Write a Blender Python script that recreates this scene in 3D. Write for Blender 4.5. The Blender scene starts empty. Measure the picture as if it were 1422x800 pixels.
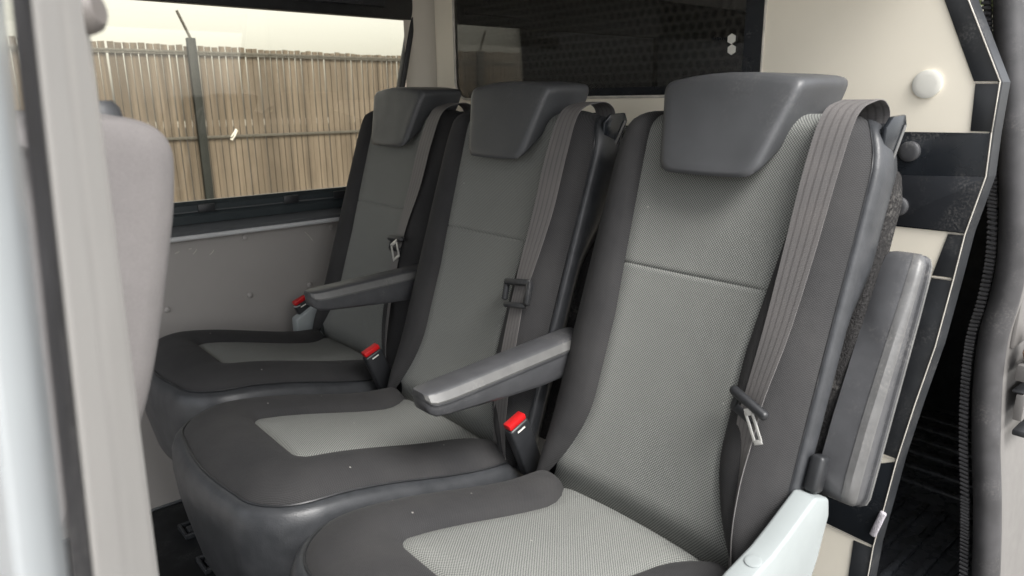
import bpy, bmesh, math, random
from mathutils import Vector, Matrix
random.seed(7)
S = bpy.context.scene
C = S.collection
PI = math.pi
# ------------------------------------------------------------------ camera frame
RX = Vector((0.75549888, 0.1755782, 0.63118439))
RY = Vector((-0.65505311, 0.18587857, 0.73236233))
RZ = Vector((-0.0112632, 0.96675822, -0.2554441))
FPX = 985.0
def ray(px, py):
    c = Vector(((px-711)/FPX, (400-py)/FPX, 1.0))
    return Vector((RX.dot(c), RY.dot(c), RZ.dot(c)))
def on_x(px, py, x): r = ray(px, py); return r*(x/r.x)      # a picture point on the wall x
def on_y(px, py, y): r = ray(px, py); return r*(y/r.y)
XB, YW, ZF, ZG = 1.36, 2.0, -1.10, -1.68                   # bulkhead, far wall, van floor, ground
# ------------------------------------------------------------------ materials
def nt(name):
    m = bpy.data.materials.new(name); m.use_nodes = True
    return m, m.node_tree.nodes, m.node_tree.links, m.node_tree.nodes['Principled BSDF']
def mixc(N, L, fac, a, b):
    n = N.new('ShaderNodeMix'); n.data_type = 'RGBA'
    if hasattr(fac, 'links'): L.new(fac, n.inputs[0])
    else: n.inputs[0].default_value = fac
    for i, v in ((6, a), (7, b)):
        if hasattr(v, 'links'): L.new(v, n.inputs[i])
        else: n.inputs[i].default_value = (*v, 1)
    return n.outputs[2]
def math_(N, L, op, a, b=None, c=None):
    n = N.new('ShaderNodeMath'); n.operation = op
    for i, v in enumerate((a, b, c)):
        if v is None: continue
        if hasattr(v, 'links'): L.new(v, n.inputs[i])
        else: n.inputs[i].default_value = v
    return n.outputs[0]
def ramp(N, L, fac, lo, hi):
    n = N.new('ShaderNodeMapRange'); n.inputs[1].default_value = lo; n.inputs[2].default_value = hi
    L.new(fac, n.inputs[0]); return n.outputs[0]
def noise(N, L, scale, detail=4, vec=None, rough=.55, out=0):
    n = N.new('ShaderNodeTexNoise'); n.inputs['Scale'].default_value = scale
    n.inputs['Detail'].default_value = detail; n.inputs['Roughness'].default_value = rough
    if vec is None:
        tc = N.new('ShaderNodeTexCoord'); vec = tc.outputs['Object']
    L.new(vec, n.inputs['Vector']); return n.outputs[out]
def bump(N, L, h, strength, dist, prev=None):
    b = N.new('ShaderNodeBump'); b.inputs['Strength'].default_value = strength; b.inputs['Distance'].default_value = dist
    L.new(h, b.inputs['Height'])
    if prev: L.new(prev, b.inputs['Normal'])
    return b.outputs[0]
def plain(name, col, rough=.5, metal=0, var=.25, scale=40, bs=.15, bd=.0006, bscale=400, dust=0, spec=.5, rv=.16):
    m, N, L, P = nt(name)
    n = noise(N, L, scale)
    c = mixc(N, L, ramp(N, L, n, .3, .7), tuple(x*(1-var) for x in col), tuple(min(1, x*(1+var)) for x in col))
    if dust:
        d = noise(N, L, 9, 8, rough=.7); s = noise(N, L, 240, 2)
        f = math_(N, L, 'MULTIPLY', ramp(N, L, d, .52, .72), ramp(N, L, s, .45, .7))
        c = mixc(N, L, math_(N, L, 'MULTIPLY', f, dust), c, (.42, .40, .37))
    L.new(c, P.inputs['Base Color'])
    r = ramp(N, L, noise(N, L, 25, 5), .2, .8)
    L.new(math_(N, L, 'MULTIPLY_ADD', r, rv, rough-rv/2), P.inputs['Roughness'])
    P.inputs['Metallic'].default_value = metal; P.inputs['Specular IOR Level'].default_value = spec
    L.new(bump(N, L, noise(N, L, bscale, 3), bs, bd), P.inputs['Normal'])
    return m
def weave(name, light, dark, pitch, rough=.85, depth=.0006, amount=1.0, wear=.1, fibre=.28):
    m, N, L, P = nt(name)
    uv = N.new('ShaderNodeUVMap'); sp = N.new('ShaderNodeSeparateXYZ'); L.new(uv.outputs[0], sp.inputs[0])
    w = 2*PI/pitch
    wob = noise(N, L, 30, 2)
    ux = math_(N, L, 'MULTIPLY_ADD', wob, .0012, sp.outputs[0])
    a = math_(N, L, 'SINE', math_(N, L, 'MULTIPLY', ux, w)); b = math_(N, L, 'SINE', math_(N, L, 'MULTIPLY', sp.outputs[1], w))
    h = math_(N, L, 'MULTIPLY', a, b)
    f = ramp(N, L, h, -.55, .55)
    fib = noise(N, L, 520 if fibre > .5 else 900, 3)
    f2 = math_(N, L, 'ADD', math_(N, L, 'MULTIPLY', f, .72*amount), math_(N, L, 'MULTIPLY', fib, fibre))
    c = mixc(N, L, f2, dark, light)
    big = ramp(N, L, noise(N, L, 7, 5), .3, .75)
    c = mixc(N, L, math_(N, L, 'MULTIPLY', big, wear), c, (.36, .34, .32))
    tc2 = N.new('ShaderNodeTexCoord'); vo = N.new('ShaderNodeTexVoronoi'); vo.inputs['Scale'].default_value = 34; L.new(tc2.outputs['Object'], vo.inputs['Vector'])
    sc = N.new('ShaderNodeSeparateColor'); L.new(vo.outputs['Color'], sc.inputs[0])
    lint = math_(N, L, 'MULTIPLY', math_(N, L, 'LESS_THAN', vo.outputs['Distance'], .055), math_(N, L, 'GREATER_THAN', sc.outputs[0], .80))
    c = mixc(N, L, math_(N, L, 'MULTIPLY', lint, .45), c, (.5, .48, .45))
    L.new(c, P.inputs['Base Color']); P.inputs['Roughness'].default_value = rough
    P.inputs['Specular IOR Level'].default_value = .25
    P.inputs['Sheen Weight'].default_value = .03; P.inputs['Sheen Roughness'].default_value = .5
    n1 = bump(N, L, f2, .55, depth)
    n2 = bump(N, L, noise(N, L, 11, 4), .30, .009, n1)
    L.new(n2, P.inputs['Normal'])
    return m
M = {}
M['insert'] = weave('woven grey insert cloth', (.305, .313, .293), (.022, .0245, .0245), .0046, wear=.04)
M['bolster'] = weave('dark knitted cloth', (.047, .0468, .049), (.0060, .0060, .0066), .0032, depth=.0005, amount=.75, wear=.05)
def leather():
    m, N, L, P = nt('black leatherette')
    n = noise(N, L, 30)
    L.new(mixc(N, L, ramp(N, L, n, .3, .7), (.024, .026, .029), (.044, .046, .050)), P.inputs['Base Color'])
    L.new(math_(N, L, 'MULTIPLY_ADD', noise(N, L, 18, 5), .16, .33), P.inputs['Roughness'])
    P.inputs['Specular IOR Level'].default_value = .5
    v = N.new('ShaderNodeTexVoronoi'); v.inputs['Scale'].default_value = 420
    tc = N.new('ShaderNodeTexCoord'); L.new(tc.outputs['Object'], v.inputs['Vector'])
    n1 = bump(N, L, v.outputs['Distance'], .22, .0007)
    mp = N.new('ShaderNodeMapping'); mp.inputs['Scale'].default_value = (1, 1, .45); L.new(tc.outputs['Object'], mp.inputs[0])
    L.new(bump(N, L, noise(N, L, 22, 3, mp.outputs[0]), .12, .007, n1), P.inputs['Normal'])
    return m
M['leather'] = leather()
M['pad'] = plain('moulded grey headrest skin', (.058, .060, .064), .46, var=.08, scale=14, bs=.25, bd=.0005, bscale=700, dust=.10)
M['arm'] = plain('dark moulded armrest skin', (.060, .061, .065), .42, var=.1, bs=.2, bd=.0004, bscale=800, dust=.3)
M['arm_edge'] = plain('worn grey armrest edge', (.105, .105, .103), .42, var=.12, bs=.2, bd=.0005, bscale=500, dust=.3)
M['arm_highlight'] = plain('armrest ridge highlight', (.095, .095, .095), .4, var=.15, dust=.3)  # lighter colour paints a highlight along the worn ridge
M['black'] = plain('black plastic', (.018, .019, .021), .42, var=.2, dust=.12)
M['gloss'] = plain('glossy black sheet', (.012, .014, .017), .20, var=.2, bs=.05, dust=.22, scale=8)
M['gloss2'] = plain('lighter fold of black sheet', (.024, .026, .030), .32, var=.3, bs=.1, dust=.35, scale=6)  # lighter than the plate, light on its fold put into the colour
M['tape'] = plain('black edging sheet', (.028, .030, .033), .38, var=.25, dust=.2, scale=12, bs=.1)
M['fuzzy'] = plain('black fibre felt', (.030, .029, .029), .95, var=.5, scale=300, bs=1.0, bd=.004, bscale=420, dust=.4, spec=.1)
M['red'] = plain('red button', (.50, .012, .014), .35, var=.1)
M['metal'] = plain('bright plated steel', (.55, .545, .52), .35, .6, var=.1)
M['trim'] = plain('pale grey moulded plastic', (.275, .30, .30), .5, var=.05, scale=12, bs=.2, bd=.0004, bscale=900, dust=.08)
M['cream'] = plain('cream painted board', (.92, .86, .73), .5, var=.035, scale=3, bs=.12, bd=.0006, bscale=220, dust=.05)
M['cream_edge'] = plain('bare board edge', (.50, .47, .42), .5, var=.2)
M['greywall'] = plain('grey painted panel', (.285, .27, .256), .42, var=.03, scale=4, bs=.03, bscale=300)
M['rail'] = plain('dark gloss rail', (.035, .042, .045), .22, var=.05, bs=0, rv=.02)
M['rail_silver'] = plain('silvery rail lip', (.085, .09, .094), .2, 0, var=.03, bs=0, rv=.02, spec=.8)
M['lip'] = plain('rail lip highlight', (.50, .505, .51), .3, 0, var=.04, bs=0, rv=.04)  # pale colour that paints the highlight on the dark rail
M['liner'] = plain('roof lining', (.46, .45, .43), .9, var=.06, bs=.3)
M['pillar'] = plain('beige grey pillar trim', (.43, .415, .395), .5, var=.04, scale=4, bs=.1)
M['anchor'] = plain('brown grey anchor cover', (.17, .155, .145), .5, var=.05)
M['post'] = plain('beige corner trim', (.56, .52, .45), .55, var=.03, scale=4, bs=.06)
M['pillar_side'] = plain('grey pillar trim face', (.34, .325, .31), .6, var=.06, scale=4, bs=.1)
M['rubber'] = plain('door seal rubber', (.045, .044, .046), .5, var=.25, scale=25, dust=.25)
M['paint'] = plain('silver van paint', (.17, .163, .157), .35, .2, var=.05, bs=0, scale=9)
M['whitepaint'] = plain('white van paint', (.36, .38, .39), .25, 0, var=.02, bs=0)
M['frontcloth'] = weave('grey front seat cloth', (.21, .197, .195), (.135, .126, .124), .0021, amount=.3, depth=.0003, wear=.25, fibre=.8)
M['floor'] = plain('black rubber flooring', (.009, .010, .011), .5, var=.4, scale=18, dust=.2, spec=.25)
M['cargofloor'] = plain('worn dark cargo mat', (.085, .09, .10), .28, var=.4, scale=14, dust=.3, spec=.6)
M['cargo'] = plain('dark cargo lining', (.022, .024, .028), .5, var=.3, dust=.12)
M['rust'] = plain('rusty bolt plate', (.16, .10, .07), .6, var=.4, scale=60)
M['white'] = plain('white plastic cap', (.74, .73, .67), .4, var=.02)
M['fluff'] = plain('white hook fastener', (.42, .40, .43), .95, var=.3, scale=300, bs=1, bd=.003)
M['green_steel'] = plain('dark green steel', (.006, .009, .009), .6, var=.2, dust=.1)
M['wire'] = plain('grey steel rail', (.10, .095, .085), .5, .3, var=.3)
M['concrete'] = plain('pale concrete ground', (.30, .29, .27), .9, var=.25, scale=1.5, bs=.4, bd=.004, bscale=30)
M['asphalt'] = plain('dark asphalt', (.030, .029, .028), .9, var=.3, scale=3, bs=.5, bd=.004, bscale=60)
M['dirtwhite'] = plain('white scrap', (.85, .85, .83), .5, var=.05)
M['leaf'] = plain('leaf green', (.07, .10, .03), .6, var=.5, scale=8)
M['bark'] = plain('bark', (.10, .08, .06), .9, var=.3)
def belt_mat():
    m, N, L, P = nt('striped belt webbing')
    uv = N.new('ShaderNodeUVMap'); sp = N.new('ShaderNodeSeparateXYZ'); L.new(uv.outputs[0], sp.inputs[0])
    s = math_(N, L, 'SINE', math_(N, L, 'MULTIPLY', sp.outputs[0], 2*PI*4.5))
    f = ramp(N, L, s, -.95, -.35)
    r = math_(N, L, 'SINE', math_(N, L, 'MULTIPLY', sp.outputs[1], 2*PI/.0022))
    c = mixc(N, L, f, (.094, .089, .089), (.142, .136, .135))
    c = mixc(N, L, math_(N, L, 'MULTIPLY', ramp(N, L, r, -1, 1), .18), c, (.06, .055, .055))
    c = mixc(N, L, math_(N, L, 'MULTIPLY', ramp(N, L, noise(N, L, 12, 4), .4, .8), .25), c, (.2, .18, .17))
    L.new(c, P.inputs['Base Color']); P.inputs['Roughness'].default_value = .5
    L.new(bump(N, L, math_(N, L, 'ADD', f, r), .35, .0005), P.inputs['Normal'])
    return m
M['belt'] = belt_mat()
def wood_mat():
    m, N, L, P = nt('weathered fence boards')
    g = N.new('ShaderNodeTexCoord'); sp = N.new('ShaderNodeSeparateXYZ'); L.new(g.outputs['Object'], sp.inputs[0])
    idx = math_(N, L, 'FLOOR', math_(N, L, 'DIVIDE', sp.outputs[0], .062))
    wn = N.new('ShaderNodeTexWhiteNoise'); wn.noise_dimensions = '1D'; L.new(idx, wn.inputs['W'])
    mp = N.new('ShaderNodeMapping'); mp.inputs['Scale'].default_value = (60, 60, 2.2); L.new(g.outputs['Object'], mp.inputs[0])
    off = N.new('ShaderNodeVectorMath'); off.operation = 'ADD'; L.new(mp.outputs[0], off.inputs[0]); L.new(wn.outputs['Color'], off.inputs[1])
    gr = noise(N, L, 1.0, 6, off.outputs[0], .65)
    c = mixc(N, L, wn.outputs['Value'], (.098, .080, .063), (.185, .152, .120))
    c = mixc(N, L, math_(N, L, 'MULTIPLY', ramp(N, L, gr, .38, .7), .55), c, (.070, .054, .040))
    st = noise(N, L, 1.6, 5)
    c = mixc(N, L, math_(N, L, 'MULTIPLY', ramp(N, L, st, .45, .7), .5), c, (.20, .168, .138))
    L.new(c, P.inputs['Base Color']); P.inputs['Roughness'].default_value = .85
    L.new(bump(N, L, gr, .4, .004), P.inputs['Normal'])
    return m
M['wood'] = wood_mat()
def glass(name, tint, hexes=False):
    m, N, L, P = nt(name); N.remove(P)
    out = N['Material Output']
    t = N.new('ShaderNodeBsdfTransparent'); t.inputs[0].default_value = (*tint, 1)
    g = N.new('ShaderNodeBsdfGlossy'); g.inputs['Roughness'].default_value = .015
    fr = N.new('ShaderNodeFresnel'); fr.inputs[0].default_value = 1.9 if hexes else 1.5
    mx = N.new('ShaderNodeMixShader'); L.new(fr.outputs[0], mx.inputs[0]); L.new(t.outputs[0], mx.inputs[1]); L.new(g.outputs[0], mx.inputs[2])
    res = mx.outputs[0]
    if hexes:                                    # honeycomb privacy film on the pane
        tc = N.new('ShaderNodeTexCoord'); sp = N.new('ShaderNodeSeparateXYZ'); L.new(tc.outputs['Object'], sp.inputs[0])
        k = 1/.023
        x = math_(N, L, 'MULTIPLY_ADD', sp.outputs[1], k, 40.0); y = math_(N, L, 'MULTIPLY_ADD', sp.outputs[2], k, 40.0)
        def cell(o):
            a = math_(N, L, 'SUBTRACT', math_(N, L, 'MODULO', math_(N, L, 'ADD', x, o*.5), 1.0), .5)
            b = math_(N, L, 'SUBTRACT', math_(N, L, 'MODULO', math_(N, L, 'ADD', y, o*.866), 1.732), .866)
            a = math_(N, L, 'ABSOLUTE', a); b = math_(N, L, 'ABSOLUTE', b)
            return math_(N, L, 'MAXIMUM', a, math_(N, L, 'ADD', math_(N, L, 'MULTIPLY', a, .5), math_(N, L, 'MULTIPLY', b, .866)))
        h = math_(N, L, 'MINIMUM', cell(0), cell(1))
        edge = ramp(N, L, h, .30, .40)
        d = N.new('ShaderNodeBsdfDiffuse'); d.inputs[0].default_value = (.16, .155, .14, 1)
        fade = math_(N, L, 'MULTIPLY', ramp(N, L, sp.outputs[1], 1.75, 1.2), ramp(N, L, sp.outputs[2], .02, .12))
        fac = math_(N, L, 'MULTIPLY', math_(N, L, 'MULTIPLY_ADD', edge, .13, .10), fade)
        m2 = N.new('ShaderNodeMixShader'); L.new(fac, m2.inputs[0]); L.new(res, m2.inputs[1]); L.new(d.outputs[0], m2.inputs[2]); res = m2.outputs[0]
    L.new(res, out.inputs[0])
    return m
M['sideglass'] = glass('warm tinted window glass', (.89, .862, .775))
M['darkglass'] = glass('dark tinted partition glass', (.42, .42, .41), True)
# ------------------------------------------------------------------ mesh helpers
def link(name, me, mat, parent=None):
    o = bpy.data.objects.new(name, me); C.objects.link(o)
    if mat: me.materials.append(mat)
    if parent: o.parent = parent
    return o
def obj(name, verts, faces, mat, parent=None, uvs=None, smooth=True, sharp=None, weld=False):
    me = bpy.data.meshes.new(name); me.from_pydata([tuple(v) for v in verts], [], faces)
    if uvs:
        l = me.uv_layers.new(name='UVMap')
        for p in me.polygons:
            for li in p.loop_indices: l.data[li].uv = uvs[me.loops[li].vertex_index]
    bm = bmesh.new(); bm.from_mesh(me)
    if weld: bmesh.ops.remove_doubles(bm, verts=bm.verts, dist=1e-5)
    bmesh.ops.recalc_face_normals(bm, faces=bm.faces)
    bm.to_mesh(me); bm.free()
    if smooth:
        me.polygons.foreach_set('use_smooth', [True]*len(me.polygons))
        if sharp: me.set_sharp_from_angle(angle=math.radians(sharp))
    return link(name, me, mat, parent)
def grid(rows, uvrows=None, closed=False):
    n = len(rows[0]); V = [p for r in rows for p in r]; F = []
    U = [p for r in uvrows for p in r] if uvrows else None
    for i in range(len(rows)-1):
        for j in range(n if closed else n-1):
            k = (j+1) % n
            F.append((i*n+j, i*n+k, (i+1)*n+k, (i+1)*n+j))
    return V, F, U
def loft(name, rings, mat, parent=None, sharp=40, caps=True):
    V, F, _ = grid(rings, None, True); n = len(rings[0])
    if caps:
        F.append(tuple(range(n))); F.append(tuple(range((len(rings)-1)*n, len(rings)*n)))
    return obj(name, V, F, mat, parent, sharp=sharp)
class MB:
    """collects boxes, prisms and tubes into one mesh"""
    def __init__(s): s.bm = bmesh.new()
    def add(s, t):
        me = bpy.data.meshes.new('t'); t.to_mesh(me); t.free(); s.bm.from_mesh(me); bpy.data.meshes.remove(me); return s
    def box(s, size, loc=(0, 0, 0), rot=None, bev=.003, seg=2):
        t = bmesh.new(); bmesh.ops.create_cube(t, size=1)
        bmesh.ops.scale(t, vec=size, verts=t.verts)
        if bev: bmesh.ops.bevel(t, geom=t.edges[:], offset=min(bev, min(size)*.45), segments=seg, profile=.5, affect='EDGES')
        m = Matrix.Translation(loc) @ (rot.to_4x4() if rot else Matrix())
        bmesh.ops.transform(t, matrix=m, verts=t.verts); return s.add(t)
    def prism(s, pts, vec, bev=.001, seg=2):
        t = bmesh.new(); vs = [t.verts.new(p) for p in pts]; f = t.faces.new(vs)
        r = bmesh.ops.extrude_face_region(t, geom=[f]); nv = [e for e in r['geom'] if isinstance(e, bmesh.types.BMVert)]
        bmesh.ops.translate(t, vec=vec, verts=nv); bmesh.ops.recalc_face_normals(t, faces=t.faces)
        if bev: bmesh.ops.bevel(t, geom=t.edges[:], offset=bev, segments=seg, profile=.5, affect='EDGES')
        return s.add(t)
    def tube(s, pts, rad, n=10):
        pts = [Vector(p) for p in pts]; rings = []; up = Vector((.13, .21, .97))
        for i, p in enumerate(pts):
            d = (pts[min(i+1, len(pts)-1)]-pts[max(i-1, 0)]).normalized()
            a = d.cross(up).normalized(); b = d.cross(a); up = a.cross(d) if False else up
            r = rad[i] if isinstance(rad, (list, tuple)) else rad
            rings.append([p+(a*math.cos(2*PI*k/n)+b*math.sin(2*PI*k/n))*r for k in range(n)])
        t = bmesh.new(); vv = [[t.verts.new(q) for q in r] for r in rings]
        for i in range(len(vv)-1):
            for k in range(n): t.faces.new((vv[i][k], vv[i][(k+1) % n], vv[i+1][(k+1) % n], vv[i+1][k]))
        t.faces.new(vv[0]); t.faces.new(vv[-1]); bmesh.ops.recalc_face_normals(t, faces=t.faces); return s.add(t)
    def disc(s, c, axis, r, h, seg=24, dome=.3):
        axis = Vector(axis).normalized(); q = axis.to_track_quat('Z', 'Y').to_matrix().to_4x4()
        prof = [(r, 0), (r, h*(1-dome)), (r*.9, h*(1-dome*.4)), (r*.6, h), (0.0001, h)]
        t = bmesh.new(); vv = [[t.verts.new((a*math.cos(2*PI*k/seg), a*math.sin(2*PI*k/seg), b)) for k in range(seg)] for a, b in prof]
        for i in range(len(vv)-1):
            for k in range(seg): t.faces.new((vv[i][k], vv[i][(k+1) % seg], vv[i+1][(k+1) % seg], vv[i+1][k]))
        t.faces.new(vv[-1]); bmesh.ops.transform(t, matrix=Matrix.Translation(c) @ q, verts=t.verts); return s.add(t)
    def build(s, name, mat, parent=None, sharp=35):
        me = bpy.data.meshes.new(name); s.bm.to_mesh(me); s.bm.free()
        me.polygons.foreach_set('use_smooth', [True]*len(me.polygons)); me.set_sharp_from_angle(angle=math.radians(sharp))
        return link(name, me, mat, parent)
def thing(name, label, cat, loc, group=None):
    o = bpy.data.objects.new(name, None); C.objects.link(o); o.location = loc; o.empty_display_size = .1
    o['label'] = label; o['category'] = cat
    if group: o['group'] = group
    return o
def rel(o, pts): return [Vector(p)-Vector(o.location) for p in pts]
def spline(pts, n):
    """Catmull-Rom through control tuples"""
    P_ = [Vector(p) for p in pts] if len(pts[0]) <= 4 else [list(p) for p in pts]
    out = []; k = len(pts[0]); P_ = [list(p) for p in pts]
    for i in range(len(P_)-1):
        p0, p1, p2, p3 = P_[max(i-1, 0)], P_[i], P_[i+1], P_[min(i+2, len(P_)-1)]
        for j in range(n):
            t = j/n
            out.append([.5*((2*p1[c])+(-p0[c]+p2[c])*t+(2*p0[c]-5*p1[c]+4*p2[c]-p3[c])*t*t+(-p0[c]+3*p1[c]-3*p2[c]+p3[c])*t**3) for c in range(k)])
    out.append(P_[-1]); return out
# ------------------------------------------------------------------ passenger seat
LEAN = math.radians(19)
UPV = Vector((math.sin(LEAN), 0, math.cos(LEAN))); NRM = Vector((-math.cos(LEAN), 0, math.sin(LEAN)))
JZ = -.64-ZF
def B(u, v, d): return Vector((0, u, JZ))+UPV*v+NRM*d      # backrest frame: across, up, out
VT, VR, HW = .668, .105, .222
def half(v):
    s = HW
    if v > VT-VR: q = min(1, (v-(VT-VR))/VR); s = HW-VR*.62*(1-math.sqrt(max(0, 1-q*q)))
    return s
def edge(v):
    e = .124
    if v < .16: e += .062*((.16-v)/.16)**1.8
    if v > .30: e += .026*min(1, (v-.30)/.3)
    return min(e, half(v)-.012)
def topdrop(v):
    q = max(0, (v-(VT-.05))/.05); return -.075*(1-math.sqrt(max(0, 1-min(q, 1)**2)))
def rows_v():
    vs = [-.06+.02*i for i in range(22)]+[.381, .3865, .3885, .390, .3915, .3935, .399]
    vs += [.42+.02*i for i in range(10)]+[.614, .625, .635, .645, .652, .658, .663, .666, .6678]
    return sorted(v for v in set(vs) if not (.3801 < v < .3809))
def make_back(root):
    vs = rows_v()
    ins, iuv, bol, buv, sid = [], [], {1: [], -1: []}, {1: [], -1: []}, {1: [], -1: []}
    for v in vs:
        e, s, dt = edge(v), half(v), topdrop(v)
        g = -.0030*math.exp(-((v-.390)/.0016)**2)
        r, q = [], []
        for j in range(25):
            t = -1+2*j/24
            d = .004+.009*t*t+.004*math.sin(PI*min(1, max(0, v/.6)))-.0035*(1 if abs(t) > .999 else 0)+g+dt-.03*max(0, min(1, (.022-v)/.03))**2
            r.append(B(t*e, v, d)); q.append((t*e, v))
        ins.append(r); iuv.append(q)
        for sg in (1, -1):
            r, q = [], []
            bh = .027*min(1, .3+(s-e)/.08)
            for j in range(13):
                t = j/12
                d = .013*(1-t)-.010*t+bh*math.sin(PI*min(1, t*1.0))**.75+.004*math.sin(PI*min(1, max(0, v/.6)))-(.004 if t in (0, 1) else 0)+dt
                r.append(B(sg*(e+(s-e)*t), v, d)); q.append((sg*(e+(s-e)*t), v))
            bol[sg].append(r); buv[sg].append(q)
            wing = .074 if v > .46 else .034+.04*max(0, min(1, (v-.36)/.10))**1.5
            prof = [(0, -.014), (.004, -.0135), (.009, -.018), (.012, -.030), (.012, -.014-wing*.6), (.007, -.014-wing), (-.02, -.022-wing)]
            sid[sg].append([B(sg*(s+a), v, d+dt) for a, d in prof])
    V, F, U = grid(ins, iuv); obj('back_insert', V, F, M['insert'], root, U)
    for sg in (1, -1):
        V, F, U = grid(bol[sg], buv[sg]); obj('back_bolster', V, F, M['bolster'], root, U)
        V, F, U = grid(sid[sg]); obj('back_side', V, F, M['leather'], root)
        n = len(vs)
        st = MB(); st.tube([B(sg*(half(v)+.0005), v, -.0125+topdrop(v)) for v in vs[3:-2]], .0011, 6)
        st.build('piping', M['black'], root)
    m = MB()                                                # felt covered board behind the cushion
    pts = [B(u, v, -.068) for u, v in [(-.236, .02), (.236, .02), (.236, .56), (.225, .60), (.15, .63), (-.15, .63), (-.225, .60), (-.236, .56)]]
    m.prism(pts, -NRM*.044, .008, 3)
    o = m.build('back_board', M['fuzzy'], root)
def make_headrest(root):
    rings = []
    prof = [  # s depth, inset
        (.052, .030), (.0530, .014), (.0520, .006), (.0485, .0015), (.043, 0), (.0, 0), (-.03, 0), (-.058, .0), (-.074, .002), (-.080, .006), (-.082, .016)]
    for d, ins in prof:
        q = (.05-d)/.13
        tw, bw = .124-.010*q-ins, .086+.020*q-ins
        vt = .690+.045*q-ins
        vb = .548+.012*q+.112*min(1, max(0, (q-.02)/.75))**1.0+ins*.6
        if vt-vb < .012: vb = vt-.012
        corners = [(-bw, vb), (bw, vb), (tw, vt), (-tw, vt)]
        rr = [.020, .020, .018, .018]
        ring = []
        for k in range(4):
            c = Vector(corners[k]); a = (Vector(corners[k-1])-c).normalized(); b = (Vector(corners[(k+1) % 4])-c).normalized()
            r = min(rr[k], (vt-vb)*.42)
            p0, p1 = c+a*r, c+b*r
            for j in range(7):
                t = j/6; ring.append(p0*(1-t)**2+c*2*t*(1-t)+p1*t*t)
            nx = Vector(corners[(k+1) % 4]); p2 = nx-b*min(rr[(k+1) % 4], (vt-vb)*.42)
            for j in range(1, 6): ring.append(p1.lerp(p2, j/6))
        out = []
        for p in ring:
            cu = p.x/.12
            crown = .010*(1-cu*cu) if p.y > (vt+vb)/2 else -.007*(1-cu*cu)
            w = abs(p.y-(vt+vb)/2)/((vt-vb)/2)
            out.append(B(p.x, p.y+crown*w, d-(.006*cu*cu if d > .03 else 0)-(.006*(1-(p.y-vb)/(vt-vb)) if d > .03 else 0)))
        rings.append(out)
    return loft('headrest', rings, M['pad'], root, sharp=60)
def u_outline(x0, xf, hw, r, flare=0, n=(16, 9, 12), sag=0):
    """U from far rear round the front to near rear"""
    P_ = []
    def w(x):
        f = max(0, (x-(x0-.125))/.125); return hw+flare*f**2.0
    xs = x0+(xf+r-x0)
    for i in range(n[0]): x = x0+(xf+r-x0)*i/n[0]; P_.append((x, w(x)))
    for i in range(n[1]): a = PI/2*i/n[1]; P_.append((xf+r-r*math.sin(a), hw-r+r*math.cos(a)))
    for i in range(n[2]+1): t = i/n[2]; P_.append((xf-sag*math.sin(PI*t), (hw-r)*(1-2*t)))
    for i in range(1, n[1]+1): a = PI/2*(1-i/n[1]); P_.append((xf+r-r*math.sin(a), -(hw-r+r*math.cos(a))))
    for i in range(1, n[0]+1): x = xf+r+(x0-xf-r)*i/n[0]; P_.append((x, -w(x)))
    return P_
def cz(x):
    t = max(0, min(1, -x/.42)); return JZ+.076*(t*t*(3-2*t))-.006
def rear(x): return .03*max(0, min(1, (x+.022)/.03))**2
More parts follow.
